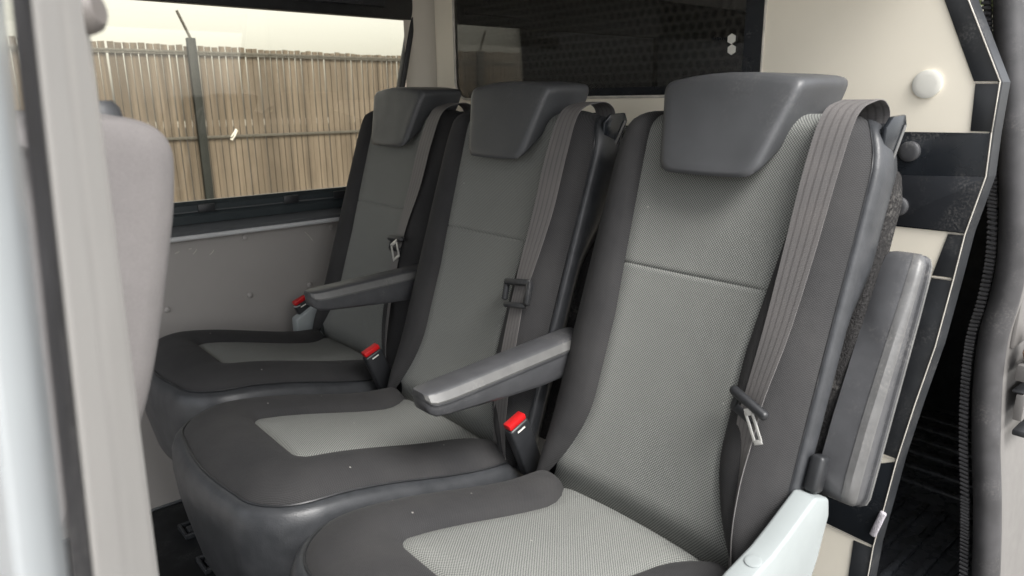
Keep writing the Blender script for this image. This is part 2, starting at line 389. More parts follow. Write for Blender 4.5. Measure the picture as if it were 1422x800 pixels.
def make_cushion(root):
    X0, XF, XI = .03, -.486, -.372
    inner = u_outline(X0, XI, .107, .022, .09); outer = u_outline(X0, XF, .221, .095, 0, sag=.012)
    n = len(inner)
    def spine(i):
        x = max(inner[i][0], XI+.05) ; return (x, 0)
    rows, uv = [], []
    for k in range(9):
        t = k/8; r, q = [], []
        for i in range(n):
            sx, sy = spine(i); x = sx+(inner[i][0]-sx)*t; y = inner[i][1]*t
            z = cz(x)+.007*(1-t*t)-(.0035 if k == 8 else 0)-rear(x)
            r.append((x, y, z)); q.append((x, y))
        rows.append(r); uv.append(q)
    V, F, U = grid(rows, uv); obj('cushion_insert', V, F, M['insert'], root, U, weld=False)
    rows, uv = [], []
    for k in range(15):
        t = k/14; r, q = [], []
        for i in range(n):
            x = inner[i][0]+(outer[i][0]-inner[i][0])*t; y = inner[i][1]+(outer[i][1]-inner[i][1])*t
            wd = math.hypot(outer[i][0]-inner[i][0], outer[i][1]-inner[i][1])
            z = cz(x)+.020*min(1, wd/.10)*math.sin(PI*min(1, t*1.02))**.7-.010*t**2-(.0035 if k in (0, 14) else 0)-rear(x)
            r.append((x, y, z)); q.append((x, y))
        rows.append(r); uv.append(q)
    V, F, U = grid(rows, uv); obj('cushion_bolster', V, F, M['bolster'], root, U)
    seam = rows[-1]; rows = []
    def normal2(i):
        a, b = outer[max(i-1, 0)], outer[min(i+1, n-1)]; dx, dy = b[0]-a[0], b[1]-a[1]; l = math.hypot(dx, dy); return (dy/l, -dx/l)
    nn = [normal2(i) for i in range(n)]
    if nn[n//2][0] > 0: nn = [(-a, -b) for a, b in nn]
    st = MB(); st.tube([(p[0]+nn[i][0]*.001, p[1]+nn[i][1]*.001, p[2]+.001) for i, p in enumerate(seam)], .0018, 6); st.build('piping', M['black'], root)
    for off, dz in ((0, -.001), (.007, -.001), (.016, -.010), (.022, -.026), (.024, -.060), (.020, -.110), (.012, -.160), (.004, -.200), (-.012, -.215), (-.03, -.218)):
        rows.append([(seam[i][0]+nn[i][0]*off, seam[i][1]+nn[i][1]*off, seam[i][2]+dz) for i in range(n)])
    V, F, U = grid(rows); obj('cushion_side', V, F, M['leather'], root)
    m = MB(); m.box((.40, .34, JZ-.16), (-.20, 0, (JZ-.16)/2), bev=.01)
    m.build('pedestal', M['black'], root)
    m = MB(); m.prism([(.0, -.2, JZ-.19), (.10, -.2, JZ-.19), (.10, -.2, JZ+.06), (.06, -.2, JZ+.06)], (0, .4, 0), .004); m.build('back_bracket', M['black'], root)
def ribbon(name, ctrl, root, th=.0016):
    """ctrl: (u, v, d, half width, twist)"""
    pts = spline(ctrl, 10); rows, uv = [], []; L_ = 0
    cen = [B(p[0], p[1], p[2]) for p in pts]
    for i, p in enumerate(pts):
        if i: L_ += (cen[i]-cen[i-1]).length
        t = (cen[min(i+1, len(cen)-1)]-cen[max(i-1, 0)]).normalized()
        side = Vector((0, 1, 0)); side = (side-t*side.dot(t)).normalized(); nr = t.cross(side).normalized()
        if nr.dot(NRM) < 0 and abs(p[4]) < .01: pass
        s2 = side*math.cos(p[4])+nr*math.sin(p[4]); n2 = t.cross(s2).normalized()
        w = p[3]; ring, q = [], []
        for a in range(9):
            f = -1+2*a/8; ring.append(cen[i]+s2*w*f+n2*(th/2-.0006*f*f)); q.append(((f+1)/2, L_))
        for a in range(8, -1, -1):
            f = -1+2*a/8; ring.append(cen[i]+s2*w*f-n2*th/2); q.append(((f+1)/2, L_))
        rows.append(ring); uv.append(q)
    V, F, U = grid(rows, uv, True)
    return obj(name, V, F, M['belt'], root, U, sharp=60)
def armrest(root, pivot, ang, u, L_=.335, ridge=False):
    """tapered arm: along +a from the pivot; ang = elevation of the arm from forward horizontal"""
    A = Vector((-math.cos(ang), 0, math.sin(ang))); T = Vector((math.sin(ang), 0, math.cos(ang))); W = Vector((0, 1, 0))
    p0 = Vector((pivot[0], u, pivot[1]))
    st = [(-.012, .30, .6), (-.006, .75, .9), (.004, .95, 1), (.03, 1, 1), (.10, .96, 1), (.18, .80, 1), (.25, .62, 1), (.300, .50, .98), (.322, .44, .92), (.332, .36, .78), (.336, .2, .55)]
    def ring(sec, s, dp, wd):
        r = []
        for w, h in sec: r.append(p0+A*s+W*(w*wd)+T*(h if h > -.03 else -.03+(h+.03)*dp*1.0))
        return r
    hw = .033
    def rings(sec):
        out = []
        for s, dp, wd in st:
            k = wd
            out.append([p0+A*(s*L_/.335)+W*(w*k)+T*((h*k if h > -.022 else -.022*k+(h+.022)*dp)) for w, h in sec])
        return out
    body = [(-hw+.004, -.020), (-hw+.004, -.060), (-hw+.010, -.070), (hw-.010, -.070), (hw-.004, -.060), (hw-.004, -.020)]
    pad = [(-hw, -.022), (-hw-.001, -.016), (-hw+.007, -.0025), (-hw+.012, .000), (hw-.012, .000), (hw-.007, -.0025), (hw+.001, -.016), (hw, -.022)]
    a = loft('armrest', rings(pad), M['arm'], root, sharp=48)
    loft('arm_shell', rings(body), M['arm'], a, sharp=48)
    e = [(-hw-.0012, -.0185), (-hw-.0022, -.0150), (-hw+.0052, -.0030), (-hw+.0065, -.0050), (-hw+.003, -.018)]
    loft('edge_strip', rings(e), M['arm_edge'], a, sharp=25)
    if ridge:
        e2 = [(-hw+.0028, -.052), (-hw+.0026, -.060), (-hw+.0088, -.0708), (-hw+.018, -.0710), (-hw+.012, -.064)]
        loft('edge_strip', rings(e2), M['arm_highlight'], a, sharp=50)  # strip carrying the painted ridge highlight
    return a
def buckle(root, base, top, u):
    b, t = Vector((base[0], u, base[1])), Vector((top[0], u, top[1])); ax = (t-b).normalized(); L_ = (t-b).length
    R_ = Matrix(((Vector((0, 1, 0)).cross(ax)), Vector((0, 1, 0)), ax)).transposed()
    m = MB(); m.box((.046, .022, L_-.012), (b+t)/2-ax*.006, R_, .005, 3); m.box((.030, .018, .03), b-ax*.012, R_, .004)
    o = m.build('buckle', M['black'], root)
    m = MB(); m.box((.041, .019, .012), t-ax*.006, R_, .003, 2); m.build('button', M['red'], o)
    m = MB(); m.box((.018, .0012, .003), t-ax*.022+Vector((0, -.0113, 0)), R_, 0); m.build('buckle_mark', M['white'], o)
    m = MB(); m.box((.022, .004, .16), b-ax*.085, R_, .001); m.build('stalk', M['fuzzy'], o)
def tongue(root, c, r1, r2, kind, pw=1):
    """sliding belt tongue; r1, r2: rotations of the grip and of the plate"""
    base = Matrix((Vector((0, 1, 0)), UPV, NRM)).transposed()          # local x across, y up, z out
    G = base @ r1.to_matrix() if hasattr(r1, 'to_matrix') else base @ r1
    p = B(*c)
    m = MB()
    if kind == 'frame':
        m.box((.070, .012, .012), p+G @ Vector((0, .020, .006)), G, .004, 3); m.box((.010, .045, .012), p+G @ Vector((-.033, 0, .006)), G, .003)
        m.box((.010, .036, .010), p+G @ Vector((.031, .002, .005)), G, .003); m.box((.056, .010, .010), p+G @ Vector((0, -.024, .006)), G, .003)
    else:
        m.box((.066, .014, .013), p+G @ Vector((0, .006, .008)), G, .006, 3); m.box((.040, .010, .010), p+G @ Vector((.004, -.020, .004)), G, .003)
        m.box((.008, .024, .008), p+G @ Vector((.02, -.008, .006)), G, .002)
    o = m.build('belt_tongue', M['black'], root)
    if r2 is not None:
        Q = base @ r2
        m = MB()
        for q in ((-.011*pw, 0), (.011*pw, 0)): m.box((.006*(.4+.6*pw), .042, .0022), p+Q @ Vector((q[0], -.028, .014)), Q, .0008)
        m.box((.028*pw, .007, .0022), p+Q @ Vector((0, -.050, .014)), Q, .0008); m.box((.028*pw, .010, .0022), p+Q @ Vector((0, -.008, .014)), Q, .0008)
        m.build('tongue_plate', M['metal'], o)
def guide(root):
    m = MB()
    pr = [(-.040, .575), (-.022, .640), (-.034, .660), (-.072, .675), (-.084, .663), (-.066, .575)]
    for u in (-.224, -.150): m.prism([B(u, v, d) for d, v in pr], (0, .007, 0), .002)
    m.prism([B(-.222, v, d) for d, v in [(-.060, .575), (-.074, .667), (-.081, .665), (-.067, .575)]], (0, .080, 0), .001)
    m.prism([B(-.222, v, d) for d, v in [(-.030, .640), (-.066, .660), (-.066, .652), (-.030, .632)]], (0, .080, 0), .001)
    o = m.build('belt_guide', M['gloss'], root)
    m = MB(); m.prism([B(-.2262, v, d) for d, v in [(-.055, .590), (-.073, .661), (-.078, .661), (-.061, .590)]], (0, .002, 0), .0005); m.build('guide_edge', M['arm_edge'], o)
Rz = lambda a: Matrix.Rotation(math.radians(a), 3, 'Z')
Rx = lambda a: Matrix.Rotation(math.radians(a), 3, 'X')
Ry = lambda a: Matrix.Rotation(math.radians(a), 3, 'Y')
def proto_seat():
    root = thing('passenger_seat', '', 'seat', (0, 0, 0), 'row of three grey passenger seats')
    make_back(root); make_headrest(root); make_cushion(root); guide(root)
    buckle(root, (.012, JZ-.030), (-.035, JZ+.088), .252)
    return root
def copy_tree(o, parent=None):
    c = o.copy(); C.objects.link(c)
    if parent: c.parent = parent
    for ch in list(o.children): copy_tree(ch, c)
    return c
seat = proto_seat()
near = seat; mid = copy_tree(seat); far = copy_tree(seat)
for o, loc, lab in ((near, (.80, .635, ZF), 'nearest grey cloth seat with its armrest folded up and a pale plastic side bracket'),
                    (mid, (.80, 1.145, ZF), 'middle grey cloth seat, lowered armrest pointing at the nearest seat, no side bracket'),
                    (far, (.866, 1.668, ZF), 'farthest grey cloth seat, directly beside the window wall, white belt tongue hanging')):
    o.location = loc; o['label'] = lab
hr = [c for c in near.children if c.name.startswith('headrest')][0]
hr.scale.x = 1.28; hr.location.x = -.150*.28
def belt(root, mids, low):
    ribbon('seat_belt', [(-.181, .59, -.070, .025, 0), (-.181, .664, -.066, .025, 0), (-.181, .682, -.042, .025, 0), (-.181, .673, -.008, .025, 0), (-.180, .640, .031, .0245, 0)]+mids+low, root)
belt(near, [(-.179, .56, .041, .024, 0), (-.177, .45, .040, .0225, .05), (-.173, .34, .038, .020, .12), (-.166, .245, .038, .018, .3)],
     [(-.164, .20, .036, .018, .3), (-.170, .12, .030, .017, .9), (-.180, .04, .028, .017, 1.0), (-.19, -.06, .0, .017, .6)])
tongue(near, (-.166, .232, .042), Rz(22) @ Rx(25), Rz(-27) @ Rx(14), 'grip', .42)
belt(mid, [(-.182, .56, .041, .027, 0), (-.178, .45, .036, .026, .0), (-.172, .34, .037, .023, .1), (-.170, .29, .038, .018, .1)],
     [(-.170, .25, .036, .019, .1), (-.176, .16, .034, .021, .1), (-.19, .05, .03, .022, .15), (-.20, -.06, .0, .022, .2)])
tongue(mid, (-.170, .290, .040), Rz(-8), None, 'frame')
belt(far, [(-.176, .56, .041, .026, 0), (-.166, .45, .036, .024, .0), (-.158, .36, .037, .020, .1), (-.156, .30, .038, .018, .1)],
     [(-.157, .25, .036, .018, .1), (-.170, .16, .034, .017, .3), (-.19, .05, .03, .016, .4), (-.20, -.06, .0, .016, .4)])
tongue(far, (-.156, .305, .040), Rz(-4), Rz(-38), 'grip')
armrest(near, (.162, JZ+.088), math.radians(110.5), -.2585, .352, True)
armrest(mid, (.090, JZ+.230), math.radians(-4), -.276)
armrest(far, (.095, JZ+.262), math.radians(-2), -.272)
def bracket(root, sg, dx=0, k=1, dz=0):
    u = sg*.228
    m = MB(); P_ = [(-.20, .045), (-.106, .073), (-.050, .084), (-.016, .096), (.053, .124), (.092, .108), (.098, .080), (.078, .02), (.052, -.03), (.02, -.10), (-.20, -.10)]
    m.prism([((x-.05)*k+.05+dx, u, JZ+z+dz) for x, z in P_], (0, sg*.034, 0), .005, 3)
    o = m.build('side_bracket', M['trim'], root)
    m = MB(); m.disc((-.073+dx, u+sg*.019, JZ+.0795+dz), (-.19, sg*.02, .98), .0105, .0025); m.build('cap', M['trim'], o)
bracket(near, -1); bracket(far, 1, .03, .55, -.012)
m = MB(); m.box((.026, .020, .052), (.082, -.245, JZ+.143), Ry(19), .006, 3); m.build('arm_hinge', M['black'], near)
# ------------------------------------------------------------------ bulkhead
bulk = thing('bulkhead', 'cream panelled bulkhead with a dark window and black edging behind the seats', 'bulkhead', (XB, 1.15, ZF))
def BX(px, py, dx=0): p = on_x(px, py, XB); return Vector((XB+dx, p.y, p.z))
def bpart(name, polys, mat, off, th, bev=.0008):
    m = MB()
    for poly in polys: m.prism(rel(bulk, [BX(*p, -off) for p in poly]), (th, 0, 0), bev)
    return m.build(name, mat, bulk)
EDGE = [(1250, -230), (1345, 0), (1389, 114), (1377, 184), (1369, 245), (1340, 325), (1324, 388), (1299, 480), (1271, 560), (1245, 640), (1229, 700), (1213, 758), (1200, 830), (1185, 930), (1170, 1050)]
ev = [BX(*p) for p in EDGE]
wy0, wy1 = BX(1060, 60).y, BX(632, 80).y
zt = BX(850, 0).z+.16; wz0 = BX(640, 138).z
wz1 = zt
def rr(y0, y1, z0, z1, r, n=8):
    out = []
    for cx, cz_, a0 in ((y1-r, z1-r, 0), (y0+r, z1-r, 90), (y0+r, z0+r, 180), (y1-r, z0+r, 270)):
        for i in range(n+1): a = math.radians(a0+90*i/n); out.append((cx+r*math.cos(a), cz_+r*math.sin(a)))
    return out
ztop = ev[0].z
low_edge = [e for e in ev if e.z < wz0]; hi_edge = [e for e in ev if e.z >= wz0]
import bisect
def edge_y(z):
    for a, b in zip(ev, ev[1:]):
        if b.z <= z <= a.z: t = (a.z-z)/(a.z-b.z+1e-9); return a.y+(b.y-a.y)*t
    return ev[-1].y
m = MB()
def sheet(pts): m.prism(rel(bulk, [Vector((XB, y, z)) for y, z in pts]), (.012, 0, 0), 0)
yfar = YW-.012
sheet([(e.y, e.z) for e in low_edge[::1]]+[(ev[-1].y, ZF), (yfar, ZF), (yfar, wz0), (edge_y(wz0), wz0)])
sheet([(edge_y(wz0), wz0), (wy0, wz0), (wy0, ztop), (ev[0].y, ztop)]+[(e.y, e.z) for e in hi_edge[1:]])
sheet([(wy1, wz0), (yfar, wz0), (yfar, ztop), (wy1, ztop)])
for cy, sg in ((wy1, 1),):
    pts = [(cy, wz0)]; r = .055
    for i in range(9): a = math.radians(90*i/8); pts.append((cy-r+r*math.sin(a), wz0+r-r*math.cos(a)))
    sheet([(cy, wz0)]+pts[1:])
m.build('panel', M['cream'], bulk)
# window pane and its thin pale rim
pane = rr(wy0+.001, wy1-.001, wz0+.001, wz1+.05, .05); pane2 = [(y, z) for y, z in pane]
pane2 = [(wy0, wz0), ] + []
arc = [(wy1-.055+.055*math.sin(math.radians(90*i/8)), wz0+.055-.055*math.cos(math.radians(90*i/8))) for i in range(9)]
outl = [(wy0, wz0)]+arc+[(wy1, zt), (wy0, zt)]
m = MB(); m.prism(rel(bulk, [Vector((XB+.003, y, z)) for y, z in outl]), (.005, 0, 0), 0); pn = m.build('window_pane', M['darkglass'], bulk)
m = MB(); m.tube(rel(bulk, [Vector((XB-.001, y, z)) for y, z in [(wy0, zt), (wy0, wz0)]+arc+[(wy1, zt)]]), .0036, 6); m.build('window_rim', M['cream_edge'], pn)
# black masked border of the pane
m = MB()
def strip(y0, y1, z0, z1): m.prism(rel(bulk, [Vector((XB+.0015, y, z)) for y, z in ((y0, z0), (y1, z0), (y1, z1), (y0, z1))]), (.001, 0, 0), 0)
strip(wy0+.003, wy0+.045, wz0+.003, zt); strip(wy0+.045, wy1-.06, wz0+.003, wz0+.022)
m.build('pane_border', M['gloss'], pn)
m = MB()
for px, py in ((1016, 54), (1016, 69)):
    c = BX(px, py, -.0005); m.prism(rel(bulk, [c+Vector((0, .0105*math.cos(math.radians(60*k+30)), .0105*math.sin(math.radians(60*k+30)))) for k in range(6)]), (.001, 0, 0), 0)
m.build('hexagon_mark', M['white'], pn)
m = MB()
for k, (w_, h_) in enumerate(((5, 4), (2, 3), (3, 5), (3, 3), (4, 3), (3, 3), (3, 3))):
    x_ = 989+k*3.2; m.prism(rel(bulk, [BX(x_, 54-h_/2, .0012), BX(x_+2.2, 54-h_/2, .0012), BX(x_+2.2, 54+h_/2, .0012), BX(x_, 54+h_/2, .0012)]), (.0008, 0, 0), 0)
m.build('printed_mark', M['gloss'], pn)
for a in ([(1312, 0), (1218, -230), (1250, -230), (1345, 0), (1388, 113), (1353, 113)],
          [(1355, 116.5), (1388, 116.5), (1377, 183), (1348, 182)],
          [(1317, 325), (1339, 327), (1324, 386), (1295, 382)],
          [(1294, 386), (1323, 390), (1299, 480), (1271, 560), (1246, 637), (1214, 625), (1234, 560), (1262, 480)],
          [(1186, 750), (1212, 761), (1200, 830), (1185, 930), (1160, 930), (1174, 830)]):
    bpart('edging_strip', [a], M['tape'], .0025, .0024)
bpart('plate_fold', [[(1232, 243), (1370, 245.5), (1368, 250), (1339, 323), (1230, 310)]], M['gloss2'], .0042, .0012)  # flat overlay, coloured lighter to paint light on the plate's bent lower half
c1 = bpart('black_plate', [[(650, 169), (1226, 182.5), (1376, 185), (1368, 245), (1339, 324), (1215, 311), (650, 244.5)]], M['gloss'], .003, .0029)
bpart('black_plate', [[(1100, 655), (1246, 641), (1229, 700), (1213, 757), (1100, 703)]], M['gloss'], .003, .0029)
for px, py, mt in ((1265, 210, 'black'), (1249, 286, 'black')):
    m = MB(); m.disc(Vector(BX(px, py, -.003))-Vector(bulk.location), (-1, 0, 0), .0175, .010); m.build('bolt_cap', M['arm'], bulk)
m = MB(); m.disc(Vector(BX(1288, 117, 0))-Vector(bulk.location), (-1, 0, 0), .0235, .006); m.build('cover_cap', M['white'], bulk)
# return flange, bright corner line
rows = [[e+Vector((-.003, 0, 0)), e+Vector((-.001, -.004, 0)), e+Vector((.030, -.006, 0)), e+Vector((.030, .004, 0)), e+Vector((.001, .004, 0))] for e in ev]
V, F, U = grid(rows, None, True); obj('edge_return', [v-Vector(bulk.location) for v in V], F, M['tape'], bulk, smooth=False)
m = MB(); m.tube(rel(bulk, [e+Vector((-.004, -.001, 0)) for e in ev]), .0011, 6); m.build('edge_line', M['cream_edge'], bulk)
m = MB()
for a, b in (((1354, 114.5), (1389, 115)), ((1317, 323.5), (1340, 325.5)), ((1294, 384), (1324, 388)), ((1212, 628), (1247, 639)), ((1100, 704.5), (1213, 758.5))):
    m = MB(); m.tube(rel(bulk, [BX(*a, -.002), BX(*b, -.002)]), .0010, 6); m.build('joint_line', M['cream_edge'], bulk)
m = MB(); m.box((.010, .013, .062), BX(1221, 726, -.006)-Vector(bulk.location), Rx(14), .004, 3)
m.build('hook_fastener', M['fluff'], bulk)
# ------------------------------------------------------------------ van
van = thing('van', 'silver van seen through its open sliding door, seats and bulkhead inside', 'van', (1.0, 1.15, ZG))
def wy(px, py, dy=0): p = on_y(px, py, YW); return Vector((p.x, YW+dy, p.z))
V0 = Vector(van.location)
wx0, wx1 = .17, 1.275
zs, zh = -.257, .245
m = MB()                                                    # lower wall panel
m.prism(rel(van, [Vector(p) for p in ((-.9, YW, ZF), (XB, YW, ZF), (XB, YW, -.352), (-.9, YW, -.352))]), (0, .03, 0), 0)
sw = m.build('side_panel', M['greywall'], van)
for px, py in ((340, 330), (460, 315), (347, 410), (300, 520), (232, 430), (430, 395)):
    m = MB(); m.disc(wy(px, py)-V0, (0, -1, 0), .0085, .006, 16, .7); m.build('rivet', M['greywall'], sw)
m = MB()
for a, b in (((268, 353), (273, 346)), ((243, 352), (249, 349)), ((291, 354), (297, 347)), ((262, 346), (266, 345)), ((423, 322), (434, 334))):
    m = MB(); m.tube([wy(*a, -.0003)-V0, wy((a[0]+b[0])/2+1, (a[1]+b[1])/2, -.0003)-V0, wy(*b, -.0003)-V0], .0008, 5); m.build('scratch', M['cream_edge'], sw)
# rail and sill under the window
def xprof(name, prof, mat, x0, x1, parent, sharp=30):
    rings = [[Vector((x, y, z))-V0 for y, z in prof] for x in (x0, x1)]
    return loft(name, rings, mat, parent, sharp=sharp)
xprof('window_rail', [(YW-.002, -.352), (YW-.020, -.350), (YW-.032, -.338), (YW-.034, -.328), (YW-.026, -.320), (YW-.010, -.313), (YW, -.311)], M['rail_silver'], -.9, XB, van)
xprof('window_rail', [(YW, -.3105), (YW-.012, -.3105), (YW-.014, -.290), (YW-.006, -.280), (YW, -.280)], M['rail'], -.9, XB, van)
xprof('window_sill', [(YW-.004, -.2795), (YW-.012, -.279), (YW-.012, -.262), (YW+.004, -.252), (YW+.02, -.252), (YW+.02, -.2795)], M['rail'], -.9, XB, van)
m = MB()
for px in (285, 402, 470):
    m = MB(); p = wy(px, 300-(px-240)*.09); m.box((.045, .006, .022), Vector((p.x, YW-.016, -.271))-V0, None, .002); m.build('sill_clip', M['black'], van)
m = MB(); m.tube([Vector((x, YW-.0335, -.343))-V0 for x in (-.9, XB-.002)], .0065, 10); m.build('rail_highlight', M['lip'], van)  # pale tube painted as the highlight along the rail's lower lip
m = MB(); m.tube([Vector((x, YW-.0135, -.2785))-V0 for x in (-.9, 1.3)], .0022, 6); m.build('sill_line', M['rail_silver'], van)
# window surround: right post, header, left post
m = MB()
rp = [(wx1, zs), (wx1+.045, zh+.02), (XB+.02, zh+.02), (XB+.02, -.352), (wx1-.005, -.352)]
t0, t1 = wy(557, 118), wy(577, 0)
m.prism(rel(van, [Vector(p) for p in ((t0.x+.012, YW, -.252), (t1.x+.012, YW, .31), (t1.x+.02, YW, .42), (XB+.4, YW, .42), (XB+.4, YW, -.25))]), (0, .03, 0), 0)
rf = .07; yc, xc = YW-rf, XB-rf
m.prism(rel(van, [Vector((XB-.001, YW-.0005, -.25))]+[Vector((xc+rf*math.sin(math.radians(90*i/10))-.0015, yc+rf*math.cos(math.radians(90*i/10))-.0005, -.25)) for i in range(11)]), (0, 0, .68), 0)
m.build('corner_post', M['post'], van, 60)
fr = MB()
a0, a1 = wy(555, 119), wy(569, 30); slope = (a1.x-a0.x)/(a1.z-a0.z)
xr = lambda z: a0.x+(z-a0.z)*slope
outer = [(wx0, zs-.006), (xr(zs)+.016, zs-.006), (xr(.30)+.016, .30), (wx0, .30)]
def bar(pts): fr.prism(rel(van, [Vector((x, YW-.008, z)) for x, z in pts]), (0, .03, 0), .003)
bar([(xr(zs), zs), (xr(zs)+.016, zs), (xr(.33)+.018, .33), (xr(.25), .25)])
zl, zr = wy(380, 13).z, wy(566, 28).z
bar([(-.9, zl+.002), (xr(.25), zr), (xr(.33)+.018, .399), (-.9, .399)])
bar([(-.9, zs-.004), (wx0, zs-.004), (wx0, .399), (-.9, .399)])
fr.build('window_frame', M['black'], van)
m = MB(); m.box((.40, .02, .028), Vector((.60, YW-.02, .285))-V0, None, .004); m.box((.30, .02, .026), Vector((1.06, YW-.02, .29))-V0, None, .004); m.build('header_trim', M['tape'], van)
m = MB(); m.prism(rel(van, [Vector(p) for p in ((wx0-.01, YW+.008, zs-.01), (xr(zs)+.01, YW+.008, zs-.01), (xr(.26)+.01, YW+.008, .26), (wx0-.01, YW+.008, .26))]), (0, .004, 0), 0)
m.build('side_window', M['sideglass'], van)
p0, p1 = wy(117, 50), wy(124, 112)
# roof
m = MB(); m.prism(rel(van, [Vector(p) for p in ((-.5, .42, .40), (XB, .42, .40), (XB, YW+.03, .40), (-.5, YW+.03, .40))]), (0, 0, .03), 0); m.build('roof', M['liner'], van)
m = MB(); m.prism(rel(van, [Vector(p) for p in ((XB, .42, .401), (2.75, .42, .401), (2.75, YW+.03, .401), (XB, YW+.03, .401))]), (0, 0, .03), 0); m.build('cargo_roof', M['cargo'], van)
m = MB(); m.prism(rel(van, [Vector((-.8, y, z)) for y, z in ((.40, .40), (.44, .40), (.44, .34), (.41, .33))]), (3.55, 0, 0), .003); m.build('roof_rail', M['tape'], van)
# floors
m = MB(); m.box((2.26, 1.75, .04), Vector((XB-1.13, 1.13, ZF-.02))-V0, None, 0); fl = m.build('cabin_floor', M['floor'], van)
for px, py in ((268, 737), (295, 783)):
    r = ray(px, py); p = r*(ZF/r.z)
    m = MB()
    for dx, dy, sx, sy in ((-.024, 0, .008, .07), (.024, 0, .008, .07), (0, -.031, .048, .008), (0, .031, .048, .008)): m.box((sx, sy, .014), p+Vector((dx, dy, .007))-V0, None, .002)
    m.box((.03, .03, .012), p+Vector((0, 0, .006))-V0, None, .004); m.build('floor_anchor', M['tape'], fl)
m = MB(); m.tube([Vector((x, YW-.004, ZF+.004))-V0 for x in (-.8, 1.3)], .004, 6); m.build('floor_line', M['rail_silver'], fl)
m = MB(); m.box((1.38, 1.75, .04), Vector((XB+.70, 1.13, ZF-.02))-V0, None, 0)
for i in range(16): m.box((.55, .018, .012), Vector((XB+.36+(i % 2)*.01, .42+.052*i, ZF+.005))-V0, None, .004)
for i in range(6): m.box((.03, 1.2, .010), Vector((XB+.75+.1*i, 1.1, ZF+.004))-V0, None, .004)
m.build('cargo_floor', M['cargofloor'], van)
m = MB(); m.box((1.4, .03, 1.5), Vector((XB+.72, YW+.015, -.36))-V0, None, 0)
m.box((.9, .20, .30), Vector((XB+.75, 1.82, ZF+.15))-V0, None, .04, 4)
m.build('cargo_wall', M['cargo'], van)
# rear doors with two windows
m = MB(); XR = 2.75
m.box((.04, 1.7, 1.02), Vector((XR, 1.15, ZF+.45))-V0, None, .005); m.box((.04, 1.7, .10), Vector((XR, 1.15, .36))-V0, None, .005)
for y in (.38, 1.15, 1.95): m.box((.04, .16, .42), Vector((XR, y, .12))-V0, None, .005)
m.build('rear_door', M['cargo'], van)
for y in (.765, 1.55):
    m = MB(); m.box((.004, .62, .40), Vector((XR, y, .12))-V0, None, 0); m.build('rear_window', M['darkglass'] if False else M['sideglass'], van)
# near side: B pillar with seal and front door edge
def vert(name, pl, mat, z0=-1.2, z1=.42):
    m = MB(); m.prism(rel(van, [Vector((x, y, z0)) for x, y in pl]), (0, 0, z1-z0), .004, 3); return m.build(name, mat, van)
def R(px, y, py=400): p = on_y(px, py, y); return (p.x, p.y)
def lean_prism(name, pl, mat, top=-200, bot=1150, bev=.004):
    """pl: (px at top edge, px at bottom edge, y); follows the pillar's own slight lean"""
    m = MB(); t = [on_y(a, 0, y) for a, b, y in pl]; bt = [on_y(b, 800, y) for a, b, y in pl]
    f = lambda p, q, z: p+(q-p)*((z-p.z)/(q.z-p.z))
    bm = bmesh.new(); lo = [bm.verts.new(f(p, q, -1.2)-V0) for p, q in zip(t, bt)]; hi = [bm.verts.new(f(p, q, .42)-V0) for p, q in zip(t, bt)]
    n = len(lo)
    for i in range(n): bm.faces.new((lo[i], lo[(i+1) % n], hi[(i+1) % n], hi[i]))
    bm.faces.new(lo); bm.faces.new(hi); bmesh.ops.recalc_face_normals(bm, faces=bm.faces)
    bmesh.ops.bevel(bm, geom=[e for e in bm.edges if len(e.link_faces) == 2], offset=bev, segments=3, profile=.5, affect='EDGES')
    m.add(bm); return m.build(name, mat, van, 40)
lean_prism('door_pillar', [(44, 131, .30), (78, 172, .345), (84, 180, .36), (112, 214, .42), (119, 221, .46), (60, 150, .50), (20, 100, .40)], M['pillar'])
lean_prism('pillar_seal', [(14, 100, .275), (30, 114, .285), (42, 130, .305), (20, 104, .33)], M['rubber'], bev=.003)
lean_prism('front_door', [(-80, 20, .19), (-6, 82, .205), (8, 96, .235), (6, 94, .27), (-80, 0, .29)], M['whitepaint'], bev=.006)
m = MB(); m.disc(on_y(112, 16, .44)-V0, (.7, -.6, .1), .012, .010, 24, .8); m.build('belt_anchor_cover', M['anchor'], van)
# rear edge of the opening: seal tube, ribbed lip, silver body side
XS = 1.45
SE = [(1405, -120), (1398, -40), (1394, 0), (1398, 120), (1402, 250), (1400, 350), (1388, 415), (1372, 470), (1364, 540), (1362, 620), (1364, 700), (1362, 800), (1355, 950)]
sp_ = [on_x(a, b, XS) for a, b in [p[:2] for p in spline([(a+7, b) for a, b in SE], 6)]]
m = MB(); m.tube(rel(van, sp_), .023, 16); m.build('door_seal', M['rubber'], van)
m = MB()
nn_ = len(sp_)
acc = 0; k = 0
lip = [on_x(a-24, b, XS-.004) for a, b in [p[:2] for p in spline(SE, 40)]]
last = None
for i, p in enumerate(lip):
    if last is None or (p-last).length > .0064:
        if last is not None:
            d = (p-last).normalized(); ang = math.atan2(d.y, -d.z)
            m.box((.009, .016, .0056), p-V0, Rx(math.degrees(-ang)), .0015, 1)
        last = p
m.tube(rel(van, [p+Vector((.006, 0, 0)) for p in lip[::4]]), .006, 8)
m.build('seal_ribs', M['rubber'], van)
m = MB(); back = [p+Vector((.02, .004, 0)) for p in sp_]
rows = [[p+Vector((.010, -.002, 0)), p+Vector((.03, -.014, 0)), p+Vector((.06, -.016, 0)), p+Vector((1.28, -.02, 0)), p+Vector((1.28, .01, 0)), p+Vector((.02, .02, 0))] for p in sp_]
V, F, U = grid(rows, None, True); obj('body_side', [v-V0 for v in V], F, M['paint'], van, sharp=40)
m = MB()
q = lambda px, py, dx, dy, dz: m.box((dx, dy, dz), on_x(px, py, XS+.05)+Vector((dx*.5, -.012-dy*.3, 0))-V0, None, .003)
